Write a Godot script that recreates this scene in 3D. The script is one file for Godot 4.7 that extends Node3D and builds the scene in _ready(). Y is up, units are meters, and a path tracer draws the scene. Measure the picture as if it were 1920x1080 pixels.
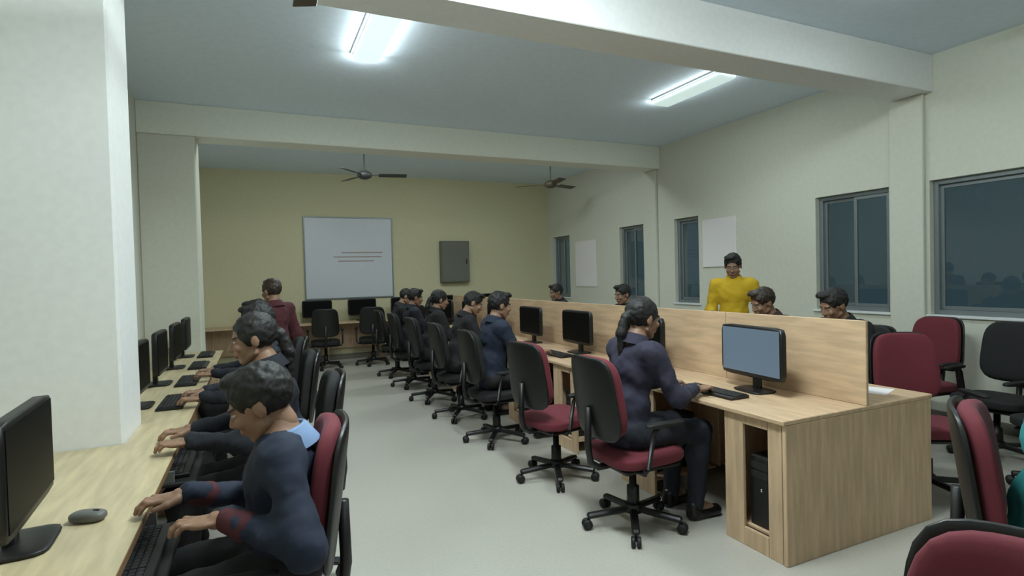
extends Node3D
# A computer lab: the room runs along -z. W(a, y, t) = a metres right of the camera, t metres into the room.

var names := {}
var M := {}
var PROTO := {}
var rng := RandomNumberGenerator.new()

func W(a: float, y: float, t: float) -> Vector3:
	return Vector3(a, y, -t)

# ---------------------------------------------------------------- nodes
func numbered(called: String) -> String:
	var n: int = names.get(called, 0)
	names[called] = n + 1
	return called if n == 0 else "%s_%03d" % [called, n]

func tag(o: Node, label: String, category: String, group := "", kind := "") -> void:
	o.set_meta("label", label)
	o.set_meta("category", category)
	if group != "": o.set_meta("group", group)
	if kind != "": o.set_meta("kind", kind)

func thing(called: String, label: String, category: String, at := Vector3.ZERO, turn := 0.0, group := "", kind := "") -> Node3D:
	var o := Node3D.new()
	o.name = numbered(called)
	add_child(o)
	o.position = at
	o.rotation_degrees.y = turn
	tag(o, label, category, group, kind)
	return o

func part(called: String, mesh: Mesh, mat: Material, parent: Node, at := Vector3.ZERO) -> MeshInstance3D:
	var o := MeshInstance3D.new()
	o.name = called if parent != self else numbered(called)
	o.mesh = mesh
	o.material_override = mat
	o.cast_shadow = GeometryInstance3D.SHADOW_CASTING_SETTING_ON
	parent.add_child(o, true)
	o.position = at
	return o

func struct(called: String, mesh: Mesh, mat: Material, label: String, category: String) -> MeshInstance3D:
	var o := part(called, mesh, mat, self)
	tag(o, label, category, "", "structure")
	return o

func copy(proto: Node3D, at: Vector3, turn: float, label: String, group := "") -> Node3D:
	var o: Node3D = proto.duplicate()
	var base: String = proto.get_meta("base")
	o.name = numbered(base)
	add_child(o)
	o.position = at
	o.rotation_degrees.y = turn
	tag(o, label, proto.get_meta("category"), group)
	return o

# a prototype is built outside the tree and only its copies are shown
func proto(called: String, category: String) -> Node3D:
	var o := Node3D.new()
	o.set_meta("base", called)
	o.set_meta("category", category)
	PROTO[called] = o
	return o

# ---------------------------------------------------------------- shapes
func mb(smooth := false) -> SurfaceTool:
	var st := SurfaceTool.new()
	st.begin(Mesh.PRIMITIVE_TRIANGLES)
	st.set_smooth_group(0 if smooth else -1)
	return st

func done(st: SurfaceTool) -> ArrayMesh:
	st.generate_normals()
	st.index()
	return st.commit()

func tri(st: SurfaceTool, a: Vector3, b: Vector3, c: Vector3, hint: Vector3) -> void:
	var n := (a - c).cross(a - b)
	st.add_vertex(a)
	if n.dot(hint) >= 0.0:
		st.add_vertex(b); st.add_vertex(c)
	else:
		st.add_vertex(c); st.add_vertex(b)

func quad(st: SurfaceTool, a: Vector3, b: Vector3, c: Vector3, d: Vector3, hint: Vector3) -> void:
	tri(st, a, b, c, hint)
	tri(st, a, c, d, hint)

# box with chamfered edges
func cbox(st: SurfaceTool, c: Vector3, size: Vector3, bev := 0.003, xf := Transform3D.IDENTITY) -> void:
	var h := size * 0.5
	var b: float = min(bev, min(h.x, min(h.y, h.z)) * 0.9)
	var v := {}
	for sx in [-1, 1]:
		for sy in [-1, 1]:
			for sz in [-1, 1]:
				var s := Vector3(sx, sy, sz)
				var k := [sx, sy, sz]
				v[[k, 0]] = xf * (c + Vector3(h.x, h.y - b, h.z - b) * s)
				v[[k, 1]] = xf * (c + Vector3(h.x - b, h.y, h.z - b) * s)
				v[[k, 2]] = xf * (c + Vector3(h.x - b, h.y - b, h.z) * s)
	for ax in 3:
		for s in [-1, 1]:
			var hint := Vector3.ZERO
			hint[ax] = s
			hint = xf.basis * hint
			var o1 := (ax + 1) % 3
			var o2 := (ax + 2) % 3
			var q := []
			for p in [[-1, -1], [1, -1], [1, 1], [-1, 1]]:
				var k := [0, 0, 0]
				k[ax] = s; k[o1] = p[0]; k[o2] = p[1]
				q.append(v[[k, ax]])
			quad(st, q[0], q[1], q[2], q[3], hint)
	for ax in 3:
		var o1 := (ax + 1) % 3
		var o2 := (ax + 2) % 3
		for s1 in [-1, 1]:
			for s2 in [-1, 1]:
				var k0 := [0, 0, 0]
				var k1 := [0, 0, 0]
				k0[ax] = -1; k1[ax] = 1
				k0[o1] = s1; k1[o1] = s1; k0[o2] = s2; k1[o2] = s2
				var hint := Vector3.ZERO
				hint[o1] = s1; hint[o2] = s2
				quad(st, v[[k0, o1]], v[[k1, o1]], v[[k1, o2]], v[[k0, o2]], xf.basis * hint)
	for sx in [-1, 1]:
		for sy in [-1, 1]:
			for sz in [-1, 1]:
				var k := [sx, sy, sz]
				tri(st, v[[k, 0]], v[[k, 1]], v[[k, 2]], xf.basis * Vector3(sx, sy, sz))

func box_mesh(c: Vector3, size: Vector3, bev := 0.003) -> ArrayMesh:
	var st := mb()
	cbox(st, c, size, bev)
	return done(st)

# box from low to high corner
func bx(st: SurfaceTool, lo: Vector3, hi: Vector3, bev := 0.002) -> void:
	cbox(st, (lo + hi) * 0.5, (hi - lo).abs(), bev)

# profile of (radius, y) turned about y
func lathe(st: SurfaceTool, prof: Array, seg := 16, xf := Transform3D.IDENTITY) -> void:
	for i in prof.size() - 1:
		var p: Vector2 = prof[i]
		var q: Vector2 = prof[i + 1]
		var n2 := Vector2(q.y - p.y, -(q.x - p.x))
		for j in seg:
			var a0 := TAU * j / seg
			var a1 := TAU * (j + 1) / seg
			var d0 := Vector3(cos(a0), 0, sin(a0))
			var d1 := Vector3(cos(a1), 0, sin(a1))
			var hint := (d0 + d1) * 0.5 * n2.x + Vector3(0, n2.y, 0)
			var A := d0 * p.x + Vector3(0, p.y, 0)
			var B := d1 * p.x + Vector3(0, p.y, 0)
			var C := d1 * q.x + Vector3(0, q.y, 0)
			var D := d0 * q.x + Vector3(0, q.y, 0)
			if p.x < 1e-5: tri(st, xf * A, xf * C, xf * D, xf.basis * hint)
			elif q.x < 1e-5: tri(st, xf * A, xf * B, xf * C, xf.basis * hint)
			else: quad(st, xf * A, xf * B, xf * C, xf * D, xf.basis * hint)

func tube(st: SurfaceTool, pts: Array, r: float, seg := 8) -> void:
	var rings := []
	var up := Vector3(0.31, 0.92, 0.23).normalized()
	for i in pts.size():
		var d: Vector3 = (pts[min(i + 1, pts.size() - 1)] - pts[max(i - 1, 0)]).normalized()
		var u := d.cross(up).normalized()
		var w := d.cross(u).normalized()
		var ring := []
		for j in seg:
			var a := TAU * j / seg
			ring.append(pts[i] + (u * cos(a) + w * sin(a)) * r)
		rings.append(ring)
	for i in pts.size() - 1:
		for j in seg:
			var k := (j + 1) % seg
			var hint: Vector3 = rings[i][j] + rings[i][k] - pts[i] * 2.0
			quad(st, rings[i][j], rings[i][k], rings[i + 1][k], rings[i + 1][j], hint)
	for e in [0, pts.size() - 1]:
		var hint: Vector3 = pts[e] - pts[1 if e == 0 else e - 1]
		for j in seg:
			tri(st, pts[e], rings[e][j], rings[e][(j + 1) % seg], hint)

# rounded box (superquadric), bent along x by "bend" (z shift at the sides)
func pillow(st: SurfaceTool, size: Vector3, e := 5.0, n := 8, xf := Transform3D.IDENTITY, bend := 0.0, narrow := 0.0) -> void:
	for ax in 3:
		for s in [-1.0, 1.0]:
			var g := []
			for i in n + 1:
				var row := []
				for j in n + 1:
					var p := Vector3.ZERO
					p[ax] = s
					p[(ax + 1) % 3] = tan((float(i) / n - 0.5) * PI * 0.5)
					p[(ax + 2) % 3] = tan((float(j) / n - 0.5) * PI * 0.5)
					var l := pow(pow(abs(p.x), e) + pow(abs(p.y), e) + pow(abs(p.z), e), 1.0 / e)
					p = p / l
					var q := p * size * 0.5
					q.x *= 1.0 - narrow * (p.y * 0.5 + 0.5)
					q.z += bend * p.x * p.x
					row.append(xf * q)
				g.append(row)
			# one winding for the whole face, read at its middle
			var hint := Vector3.ZERO
			hint[ax] = s
			var h := n / 2
			var flip: bool = (g[h][h] - g[h + 1][h + 1]).cross(g[h][h] - g[h + 1][h]).dot(xf.basis * hint) < 0.0
			for i in n:
				for j in n:
					var q := [g[i][j], g[i + 1][j], g[i + 1][j + 1], g[i][j + 1]]
					for k in ([0, 2, 1, 0, 3, 2] if flip else [0, 1, 2, 0, 2, 3]): st.add_vertex(q[k])

# polygon in (x, z), extruded from y0 to y1
func prism(st: SurfaceTool, poly: PackedVector2Array, y0: float, y1: float) -> void:
	var ids := Geometry2D.triangulate_polygon(poly)
	for i in range(0, ids.size(), 3):
		for y in [y0, y1]:
			var h := Vector3(0, 1 if y == y1 else -1, 0)
			tri(st, Vector3(poly[ids[i]].x, y, poly[ids[i]].y), Vector3(poly[ids[i + 1]].x, y, poly[ids[i + 1]].y), Vector3(poly[ids[i + 2]].x, y, poly[ids[i + 2]].y), h)
	var cw := 1.0 if Geometry2D.is_polygon_clockwise(poly) else -1.0
	for i in poly.size():
		var p := poly[i]
		var q := poly[(i + 1) % poly.size()]
		var d := (q - p).normalized()
		var nrm := Vector3(d.y, 0, -d.x) * cw * -1.0
		# outward: test against a point just beside the edge
		var mid := (p + q) * 0.5 + Vector2(nrm.x, nrm.z) * 0.001
		if Geometry2D.is_point_in_polygon(mid, poly): nrm = -nrm
		quad(st, Vector3(p.x, y0, p.y), Vector3(q.x, y0, q.y), Vector3(q.x, y1, q.y), Vector3(p.x, y1, p.y), nrm)

# ---------------------------------------------------------------- bodies as distance fields
# prims: ["c", a, ra, b, rb] capsule, ["e", centre, radii] ellipsoid, ["-", centre, radii] cut out, ["p", normal, d] keep n.x <= d
func field(prims: Array, cell: float, k: float) -> Dictionary:
	var lo := Vector3(1e9, 1e9, 1e9)
	var hi := -lo
	for p in prims:
		if p[0] == "c":
			for e in [[p[1], p[2]], [p[3], p[4]]]:
				lo = lo.min(e[0] - Vector3.ONE * e[1]); hi = hi.max(e[0] + Vector3.ONE * e[1])
		elif p[0] == "e":
			lo = lo.min(p[1] - p[2]); hi = hi.max(p[1] + p[2])
	lo -= Vector3.ONE * cell * 3.0
	hi += Vector3.ONE * cell * 3.0
	var nx := int((hi.x - lo.x) / cell) + 2
	var ny := int((hi.y - lo.y) / cell) + 2
	var nz := int((hi.z - lo.z) / cell) + 2
	var v := PackedFloat32Array()
	v.resize(nx * ny * nz)
	v.fill(1000.0)
	for p in prims:
		var pl := lo
		var ph := hi
		var mode := 0
		var m := k + cell * 2.5
		if p[0] == "c":
			pl = (p[1] - Vector3.ONE * (p[2] + m)).min(p[3] - Vector3.ONE * (p[4] + m))
			ph = (p[1] + Vector3.ONE * (p[2] + m)).max(p[3] + Vector3.ONE * (p[4] + m))
		elif p[0] == "e":
			mode = 1
			pl = p[1] - p[2] - Vector3.ONE * m
			ph = p[1] + p[2] + Vector3.ONE * m
		elif p[0] == "-":
			mode = 2
			pl = p[1] - p[2] - Vector3.ONE * m
			ph = p[1] + p[2] + Vector3.ONE * m
		else:
			mode = 3
		var x0 := clampi(int((pl.x - lo.x) / cell), 0, nx - 1)
		var x1 := clampi(int((ph.x - lo.x) / cell) + 1, 0, nx - 1)
		var y0 := clampi(int((pl.y - lo.y) / cell), 0, ny - 1)
		var y1 := clampi(int((ph.y - lo.y) / cell) + 1, 0, ny - 1)
		var z0 := clampi(int((pl.z - lo.z) / cell), 0, nz - 1)
		var z1 := clampi(int((ph.z - lo.z) / cell) + 1, 0, nz - 1)
		var a: Vector3 = p[1]
		var ra := 0.0
		var rb := 0.0
		var ab := Vector3.ZERO
		var il := 0.0
		var rad := Vector3.ONE
		var pd := 0.0
		if mode == 0:
			ra = p[2]; rb = p[4]; ab = p[3] - a; il = 1.0 / max(ab.length_squared(), 1e-9)
		elif mode == 3: pd = p[2]
		else: rad = p[2]
		var rad2 := rad * rad
		for z in range(z0, z1 + 1):
			for y in range(y0, y1 + 1):
				var i := (z * ny + y) * nx + x0
				var q := Vector3(lo.x + x0 * cell, lo.y + y * cell, lo.z + z * cell)
				for x in range(x0, x1 + 1):
					var d := 0.0
					if mode == 0:
						var w := q - a
						var h: float = clamp(w.dot(ab) * il, 0.0, 1.0)
						d = (w - ab * h).length() - ra - (rb - ra) * h
					elif mode == 3:
						d = q.dot(a) - pd
					else:
						var w := q - a
						var k0 := (w / rad).length()
						var k1 := (w / rad2).length()
						d = k0 * (k0 - 1.0) / max(k1, 1e-6)
					var o := v[i]
					if mode < 2:
						var hh: float = k - abs(o - d)
						v[i] = min(o, d) - (hh * hh / (4.0 * k) if hh > 0.0 else 0.0)
					elif mode == 2:
						var hh: float = k - abs(o + d)
						v[i] = max(o, -d) + (hh * hh / (4.0 * k) if hh > 0.0 else 0.0)
					else:
						v[i] = max(o, d)
					i += 1
					q.x += cell
	# surface nets
	var verts := PackedVector3Array()
	var idx := PackedInt32Array()
	var at := PackedInt32Array()
	at.resize(v.size())
	at.fill(-1)
	var far := cell * 2.6
	var nxy := nx * ny
	var off := [0, 1, nx, nx + 1, nxy, nxy + 1, nxy + nx, nxy + nx + 1]
	var edges := [[0, 1], [2, 3], [4, 5], [6, 7], [0, 2], [1, 3], [4, 6], [5, 7], [0, 4], [1, 5], [2, 6], [3, 7]]
	var cor := [Vector3(0, 0, 0), Vector3(1, 0, 0), Vector3(0, 1, 0), Vector3(1, 1, 0), Vector3(0, 0, 1), Vector3(1, 0, 1), Vector3(0, 1, 1), Vector3(1, 1, 1)]
	for z in nz - 1:
		for y in ny - 1:
			var i := z * nxy + y * nx
			for x in nx - 1:
				var f := v[i]
				if f < far and f > -far:
					var mask := 0
					for c in 8:
						if v[i + off[c]] < 0.0: mask |= 1 << c
					if mask != 0 and mask != 255:
						var s := Vector3.ZERO
						var n := 0
						for e in edges:
							var e0: int = e[0]
							var e1: int = e[1]
							if ((mask >> e0) & 1) != ((mask >> e1) & 1):
								var f0 := v[i + off[e0]]
								var f1 := v[i + off[e1]]
								s += cor[e0].lerp(cor[e1], f0 / (f0 - f1))
								n += 1
						at[i] = verts.size()
						verts.append(lo + (Vector3(x, y, z) + s / n) * cell)
				i += 1
	var steps := [1, nx, nxy]
	for z in range(1, nz - 1):
		for y in range(1, ny - 1):
			var i := z * nxy + y * nx + 1
			for x in range(1, nx - 1):
				var f := v[i]
				if f < far and f > -far:
					for ax in 3:
						var g := v[i + steps[ax]]
						if (f < 0.0) != (g < 0.0):
							var u: int = steps[(ax + 1) % 3]
							var w: int = steps[(ax + 2) % 3]
							var A := at[i]
							var B := at[i - u]
							var C := at[i - u - w]
							var D := at[i - w]
							if A >= 0 and B >= 0 and C >= 0 and D >= 0:
								if f < 0.0: idx.append_array([A, C, B, A, D, C])
								else: idx.append_array([A, B, C, A, C, D])
				i += 1
	var nor := PackedVector3Array()
	nor.resize(verts.size())
	for j in range(0, idx.size(), 3):
		var a := verts[idx[j]]
		var n := (a - verts[idx[j + 2]]).cross(a - verts[idx[j + 1]])
		for c in 3: nor[idx[j + c]] += n
	for j in nor.size(): nor[j] = nor[j].normalized()
	return {"v": verts, "n": nor, "i": idx, "c": PackedColorArray()}

func paint(f: Dictionary, col: Color) -> void:
	f.c.resize(f.v.size())
	f.c.fill(col)

# join a field mesh (turned and moved) into another
func join(into: Dictionary, f: Dictionary, xf: Transform3D) -> void:
	var base: int = into.v.size()
	var flip := xf.basis.determinant() < 0.0
	var v := PackedVector3Array()
	var n := PackedVector3Array()
	v.resize(f.v.size()); n.resize(f.v.size())
	for j in f.v.size():
		v[j] = xf * f.v[j]
		n[j] = (xf.basis * f.n[j]).normalized()
	var ii := PackedInt32Array()
	ii.resize(f.i.size())
	for j in range(0, f.i.size(), 3):
		ii[j] = f.i[j] + base
		ii[j + 1] = f.i[j + (2 if flip else 1)] + base
		ii[j + 2] = f.i[j + (1 if flip else 2)] + base
	into.v.append_array(v); into.n.append_array(n); into.i.append_array(ii); into.c.append_array(f.c)

func empty_field() -> Dictionary:
	return {"v": PackedVector3Array(), "n": PackedVector3Array(), "i": PackedInt32Array(), "c": PackedColorArray()}

func wrinkle(f: Dictionary, amount: float, freq: float, seed: int) -> void:
	var nz := FastNoiseLite.new()
	nz.seed = seed
	nz.frequency = freq
	nz.fractal_octaves = 3
	for j in f.v.size():
		f.v[j] += f.n[j] * nz.get_noise_3dv(f.v[j]) * amount
	var nor := PackedVector3Array()
	nor.resize(f.v.size())
	for j in range(0, f.i.size(), 3):
		var a: Vector3 = f.v[f.i[j]]
		var n: Vector3 = (a - f.v[f.i[j + 2]]).cross(a - f.v[f.i[j + 1]])
		for c in 3: nor[f.i[j + c]] += n
	for j in nor.size(): nor[j] = nor[j].normalized()
	f.n = nor

func field_mesh(f: Dictionary) -> ArrayMesh:
	var arr := []
	arr.resize(Mesh.ARRAY_MAX)
	arr[Mesh.ARRAY_VERTEX] = f.v
	arr[Mesh.ARRAY_NORMAL] = f.n
	if f.c.size() == f.v.size(): arr[Mesh.ARRAY_COLOR] = f.c
	arr[Mesh.ARRAY_INDEX] = f.i
	var m := ArrayMesh.new()
	m.add_surface_from_arrays(Mesh.PRIMITIVE_TRIANGLES, arr)
	return m

# ---------------------------------------------------------------- materials
func noise_image(size: int, freq: float, seed: int, lo: float, hi: float, octaves := 4) -> ImageTexture:
	var nz := FastNoiseLite.new()
	nz.seed = seed
	nz.frequency = freq
	nz.fractal_octaves = octaves
	var src := nz.get_seamless_image(size, size)
	var im := Image.create(size, size, false, Image.FORMAT_RGB8)
	for y in size:
		for x in size:
			var g: float = lerp(lo, hi, src.get_pixel(x, y).r)
			im.set_pixel(x, y, Color(g, g, g))
	im.generate_mipmaps()
	return ImageTexture.create_from_image(im)

func mat(col: Color, rough := 0.6, metal := 0.0) -> StandardMaterial3D:
	var m := StandardMaterial3D.new()
	m.albedo_color = col
	m.roughness = rough
	m.metallic = metal
	return m

func grained(col: Color, rough: float, tex: Texture2D, scale: Vector3) -> StandardMaterial3D:
	var m := mat(col, rough)
	m.albedo_texture = tex
	m.uv1_triplanar = true
	m.uv1_world_triplanar = true
	m.uv1_scale = scale
	return m

func make_materials() -> void:
	var fine := noise_image(256, 0.09, 3, 0.97, 1.0)
	var grain := noise_image(256, 0.025, 5, 0.84, 1.0, 5)
	var speck := noise_image(256, 0.2, 9, 0.95, 1.0, 3)
	var weave := noise_image(256, 0.22, 12, 0.72, 1.0, 2)
	M.pillar = grained(Color(0.92, 0.92, 0.915), 0.62, fine, Vector3.ONE * 0.7)
	M.wall = grained(Color(0.83, 0.83, 0.775), 0.7, fine, Vector3.ONE * 0.7)
	M.beam = grained(Color(0.92, 0.925, 0.88), 0.7, fine, Vector3.ONE * 0.7)
	M.wall_back = grained(Color(0.83, 0.80, 0.66), 0.7, fine, Vector3.ONE * 0.7)
	M.ceiling = grained(Color(0.89, 0.94, 0.99), 0.8, fine, Vector3.ONE * 0.5)
	M.floor = grained(Color(0.735, 0.72, 0.68), 0.30, speck, Vector3.ONE * 0.8)
	M.skirt = mat(Color(0.42, 0.40, 0.36), 0.5)
	M.wood = grained(Color(0.85, 0.725, 0.59), 0.42, grain, Vector3(3.0, 3.0, 0.4))
	M.desk = grained(Color(0.81, 0.745, 0.60), 0.42, grain, Vector3(3.0, 3.0, 0.4))
	M.wood_up = grained(Color(0.85, 0.725, 0.59), 0.42, grain, Vector3(3.0, 0.4, 3.0))
	M.edge = mat(Color(0.50, 0.38, 0.26), 0.5)
	M.black = mat(Color(0.07, 0.07, 0.07), 0.42)
	M.soft_black = mat(Color(0.055, 0.058, 0.058), 0.6)
	M.screen_off = mat(Color(0.03, 0.032, 0.03), 0.45)
	M.screen_off.metallic_specular = 0.25
	M.screen_on = mat(Color(0.1, 0.12, 0.13), 0.25)
	M.screen_on.emission_enabled = true
	M.screen_on.emission = Color(0.47, 0.56, 0.63)
	M.screen_on.emission_energy_multiplier = 0.55
	M.key = mat(Color(0.10, 0.10, 0.10), 0.6)
	M.grey = mat(Color(0.38, 0.38, 0.36), 0.5)
	M.panel_grey = grained(Color(0.43, 0.44, 0.40), 0.5, fine, Vector3.ONE * 2.0)
	M.alu = mat(Color(0.52, 0.55, 0.56), 0.4, 0.5)
	M.chrome = mat(Color(0.75, 0.75, 0.75), 0.2, 1.0)
	M.white = mat(Color(0.86, 0.87, 0.87), 0.45)
	M.paper = mat(Color(0.90, 0.88, 0.88), 0.7)
	M.board = grained(Color(0.83, 0.84, 0.87), 0.35, fine, Vector3.ONE)
	M.ink = mat(Color(0.66, 0.58, 0.58), 0.6)
	M.fan = mat(Color(0.33, 0.29, 0.23), 0.45)
	M.fan_grey = mat(Color(0.22, 0.23, 0.23), 0.45)
	M.light_body = mat(Color(0.85, 0.86, 0.86), 0.5)
	M.glow = mat(Color(0.9, 0.95, 0.95), 0.5)
	M.glow.emission_enabled = true
	M.glow.emission = Color(0.90, 1.0, 0.985)
	M.glow.emission_energy_multiplier = 0.95
	M.glass = mat(Color(0.16, 0.21, 0.22), 0.02)
	M.glass.transparency = BaseMaterial3D.TRANSPARENCY_ALPHA
	M.glass.albedo_color.a = 0.18
	var cloth := func(c: Color, r := 0.85) -> StandardMaterial3D:
		return grained(c, r, weave, Vector3.ONE * 7.0)
	M.maroon = cloth.call(Color(0.46, 0.15, 0.20))
	M.maroon.rim_enabled = true
	M.maroon.rim = 0.35
	M.black_cloth = cloth.call(Color(0.11, 0.115, 0.115))
	M.navy = cloth.call(Color(0.135, 0.17, 0.255))
	M.dark_navy = cloth.call(Color(0.12, 0.135, 0.18))
	M.violet_navy = cloth.call(Color(0.20, 0.19, 0.27))
	M.charcoal = cloth.call(Color(0.12, 0.12, 0.125))
	M.wine = cloth.call(Color(0.34, 0.14, 0.17))
	M.brown_cloth = cloth.call(Color(0.26, 0.17, 0.16))
	M.yellow = cloth.call(Color(0.90, 0.74, 0.15))
	M.pale_blue = cloth.call(Color(0.55, 0.66, 0.82))
	M.teal = cloth.call(Color(0.20, 0.60, 0.60))
	M.hair = mat(Color(0.06, 0.055, 0.05), 0.62)
	M.hair_brown = mat(Color(0.17, 0.12, 0.085), 0.5)
	M.shoe = mat(Color(0.06, 0.055, 0.05), 0.35)
	M.skin = mat(Color.WHITE, 0.55)
	M.skin.vertex_color_use_as_albedo = true
	M.skin.subsurf_scatter_enabled = true
	M.skin.subsurf_scatter_strength = 0.08

# ---------------------------------------------------------------- the setting
const X0 := -1.12      # left wall
const X1 := 5.93       # right wall
const T0 := -3.6       # wall behind the camera
const T1 := 11.0       # back wall
const HC := 3.5        # ceiling
const HB := 3.15       # underside of the beams
const BEAMS := [[3.2, 3.55], [7.17, 7.52]]
# windows in the right wall: from, to, number of panes
const WINS := [[0.9, 3.24, 3], [3.62, 4.45, 2], [6.34, 6.86, 1], [7.62, 8.30, 2], [10.05, 10.75, 2]]
const SILL := 1.02
const WTOP := 2.31

func build_room() -> void:
	var m := mb()
	bx(m, W(X0 - 0.2, -0.2, T0 - 0.2), W(X1 + 0.25, 0, T1 + 0.2), 0.0)
	struct("floor", done(m), M.floor, "pale grey polished floor of the computer lab", "floor")
	m = mb(); bx(m, W(X0 - 0.2, HC, T0 - 0.2), W(X1 + 0.25, HC + 0.2, T1 + 0.2), 0.0)
	struct("ceiling", done(m), M.ceiling, "flat pale grey plastered ceiling", "ceiling")
	m = mb(); bx(m, W(X0 - 0.2, 0, T0 - 0.2), W(X0, HC, T1 + 0.2), 0.0)
	struct("wall_left", done(m), M.wall, "cream wall behind the long wall desk", "wall")
	m = mb(); bx(m, W(X0, 0, T1), W(X1, HC, T1 + 0.2), 0.0)
	struct("wall_back", done(m), M.wall_back, "olive cream end wall carrying the whiteboard", "wall")
	m = mb(); bx(m, W(X0, 0, T0 - 0.2), W(X1, HC, T0), 0.0)
	struct("wall_front", done(m), M.wall, "cream wall opposite the whiteboard wall", "wall")
	m = mb()
	bx(m, W(X1, 0, T0 - 0.2), W(X1 + 0.25, SILL, T1 + 0.2), 0.0)
	bx(m, W(X1, WTOP, T0 - 0.2), W(X1 + 0.25, HC, T1 + 0.2), 0.0)
	var t := T0 - 0.2
	for w in WINS:
		bx(m, W(X1, SILL, t), W(X1 + 0.25, WTOP, w[0]), 0.0)
		t = w[1]
	bx(m, W(X1, SILL, t), W(X1 + 0.25, WTOP, T1 + 0.2), 0.0)
	struct("wall_right", done(m), M.wall, "pale cream wall pierced by the row of dark windows", "wall")
	for i in 2:
		m = mb()
		bx(m, W(X0, HB, BEAMS[i][0]), W(X1, HC, BEAMS[i][1]), 0.006)
		var o := struct("ceiling_beam", done(m), M.pillar if i == 0 else M.beam, ["white ceiling beam springing from the broad white pillar", "cream ceiling beam in front of the dim end bay"][i], "beam")
		o.set_meta("kind", "structure")
		m = mb()
		bx(m, W(X0, 0, BEAMS[i][0] + (0.02 if i == 0 else 0.0)), W(-0.60 if i == 0 else -0.57, HB, BEAMS[i][1] + 0.12), 0.012)
		struct("pillar", done(m), M.pillar if i == 0 else M.wall, ["broad white square pillar beside the wall desk", "cream square pillar next to the whiteboard wall"][i], "pillar")
		m = mb()
		bx(m, W(X1 - 0.05, 0, BEAMS[i][0] + 0.07), W(X1, HB, BEAMS[i][1] + 0.04), 0.008)
		struct("wall_pilaster", done(m), M.wall, ["shallow cream pilaster between the two broad windows", "shallow cream pilaster under the end of the cream beam"][i], "pilaster")
	var runs := {"baseboard_back": [W(X0, 0, T1 - 0.015), W(X1, 0.1, T1)], "baseboard_right": [W(X1 - 0.015, 0, T0), W(X1, 0.1, T1)], "baseboard_left": [W(X0, 0, T0), W(X0 + 0.015, 0.1, T1)]}
	for k in runs:
		m = mb(); bx(m, runs[k][0], runs[k][1], 0.003)
		struct(k, done(m), M.skirt, "dark skirting along the foot of the %s" % {"baseboard_back": "whiteboard wall", "baseboard_right": "window wall", "baseboard_left": "desk wall"}[k], "skirting")

func build_windows() -> void:
	var names_of := ["broad dark window between the pilaster and the nearer corner", "two pane dark window right beside the shallow pilaster", "narrow single pane dark window beside a white notice", "small two pane dark window behind the seated students", "small dark window next to the whiteboard wall"]
	for i in WINS.size():
		var w: Array = WINS[i]
		var t0: float = w[0]
		var t1: float = w[1]
		var n: int = w[2]
		var r := thing("window_%d" % (i + 1), names_of[i], "window", W(X1 + 0.1, SILL, (t0 + t1) * 0.5), 0.0, "", "structure")
		var hw := (t1 - t0) * 0.5
		var hh := WTOP - SILL
		var m := mb()
		for s in [-1, 1]:
			cbox(m, Vector3(0, hh * 0.5, s * (hw - 0.022)), Vector3(0.08, hh, 0.044), 0.004)
		cbox(m, Vector3(0, 0.022, 0), Vector3(0.08, 0.044, hw * 2 - 0.088), 0.004)
		cbox(m, Vector3(0, hh - 0.022, 0), Vector3(0.08, 0.044, hw * 2 - 0.088), 0.004)
		part("window_frame", done(m), M.alu, r)
		var pw := (hw * 2 - 0.088) / n
		for k in n:
			var c := -hw + 0.044 + pw * (k + 0.5)
			var x := 0.014 if k % 2 == 0 else -0.016
			m = mb()
			for s in [-1, 1]:
				cbox(m, Vector3(x, hh * 0.5, c + s * (pw * 0.5 - 0.012)), Vector3(0.026, hh - 0.09, 0.032), 0.003)
			cbox(m, Vector3(x, 0.062, c), Vector3(0.026, 0.035, pw - 0.05), 0.003)
			cbox(m, Vector3(x, hh - 0.062, c), Vector3(0.026, 0.035, pw - 0.05), 0.003)
			var sash := part("sash", done(m), M.alu, r)
			part("pane", box_mesh(Vector3(x, hh * 0.5, c), Vector3(0.005, hh - 0.15, pw - 0.05), 0.0), M.glass, sash)
		part("window_sill", box_mesh(Vector3(-0.07, -0.012, 0), Vector3(0.12, 0.024, hw * 2 + 0.06), 0.004), M.white, r)

func ceiling_light(a: float, t: float, energy: float, label: String, turn := 0.0, side := 0.13, shine := 0.9) -> void:
	var r := thing("ceiling_light", label, "light", W(a, HC, t), turn, "ceiling light panels")
	var m := mb()
	cbox(m, Vector3(0, -0.009, 0), Vector3(0.26, 0.018, 1.06), 0.003)
	part("housing", done(m), M.light_body, r)
	m = mb()
	cbox(m, Vector3(0, -0.046, 0), Vector3(0.22, 0.056, 1.03), 0.014)
	var face: StandardMaterial3D = M.glow.duplicate()
	face.emission_energy_multiplier = shine
	part("diffuser", done(m), face, r)
	glow(r, Vector2(0.21, 1.01), energy, Vector3(0, -0.078, 0), Vector3(-90, 0, 0))
	for s in [-1, 1]:
		glow(r, Vector2(1.01, 0.05), energy * side, Vector3(s * 0.114, -0.046, 0), Vector3(0, -90 * s, 0))
		glow(r, Vector2(0.20, 0.05), energy * 0.07, Vector3(0, -0.046, s * 0.519), Vector3(0, 180 if s > 0 else 0, 0))

func glow(parent: Node3D, size: Vector2, energy: float, at: Vector3, turn: Vector3) -> void:
	var l := AreaLight3D.new()
	l.name = "panel_glow"
	l.area_size = size
	l.light_color = LIGHT_COLOR
	l.light_energy = energy
	l.area_range = 20.0
	l.shadow_enabled = true
	parent.add_child(l, true)
	l.position = at
	l.rotation_degrees = turn

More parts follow.
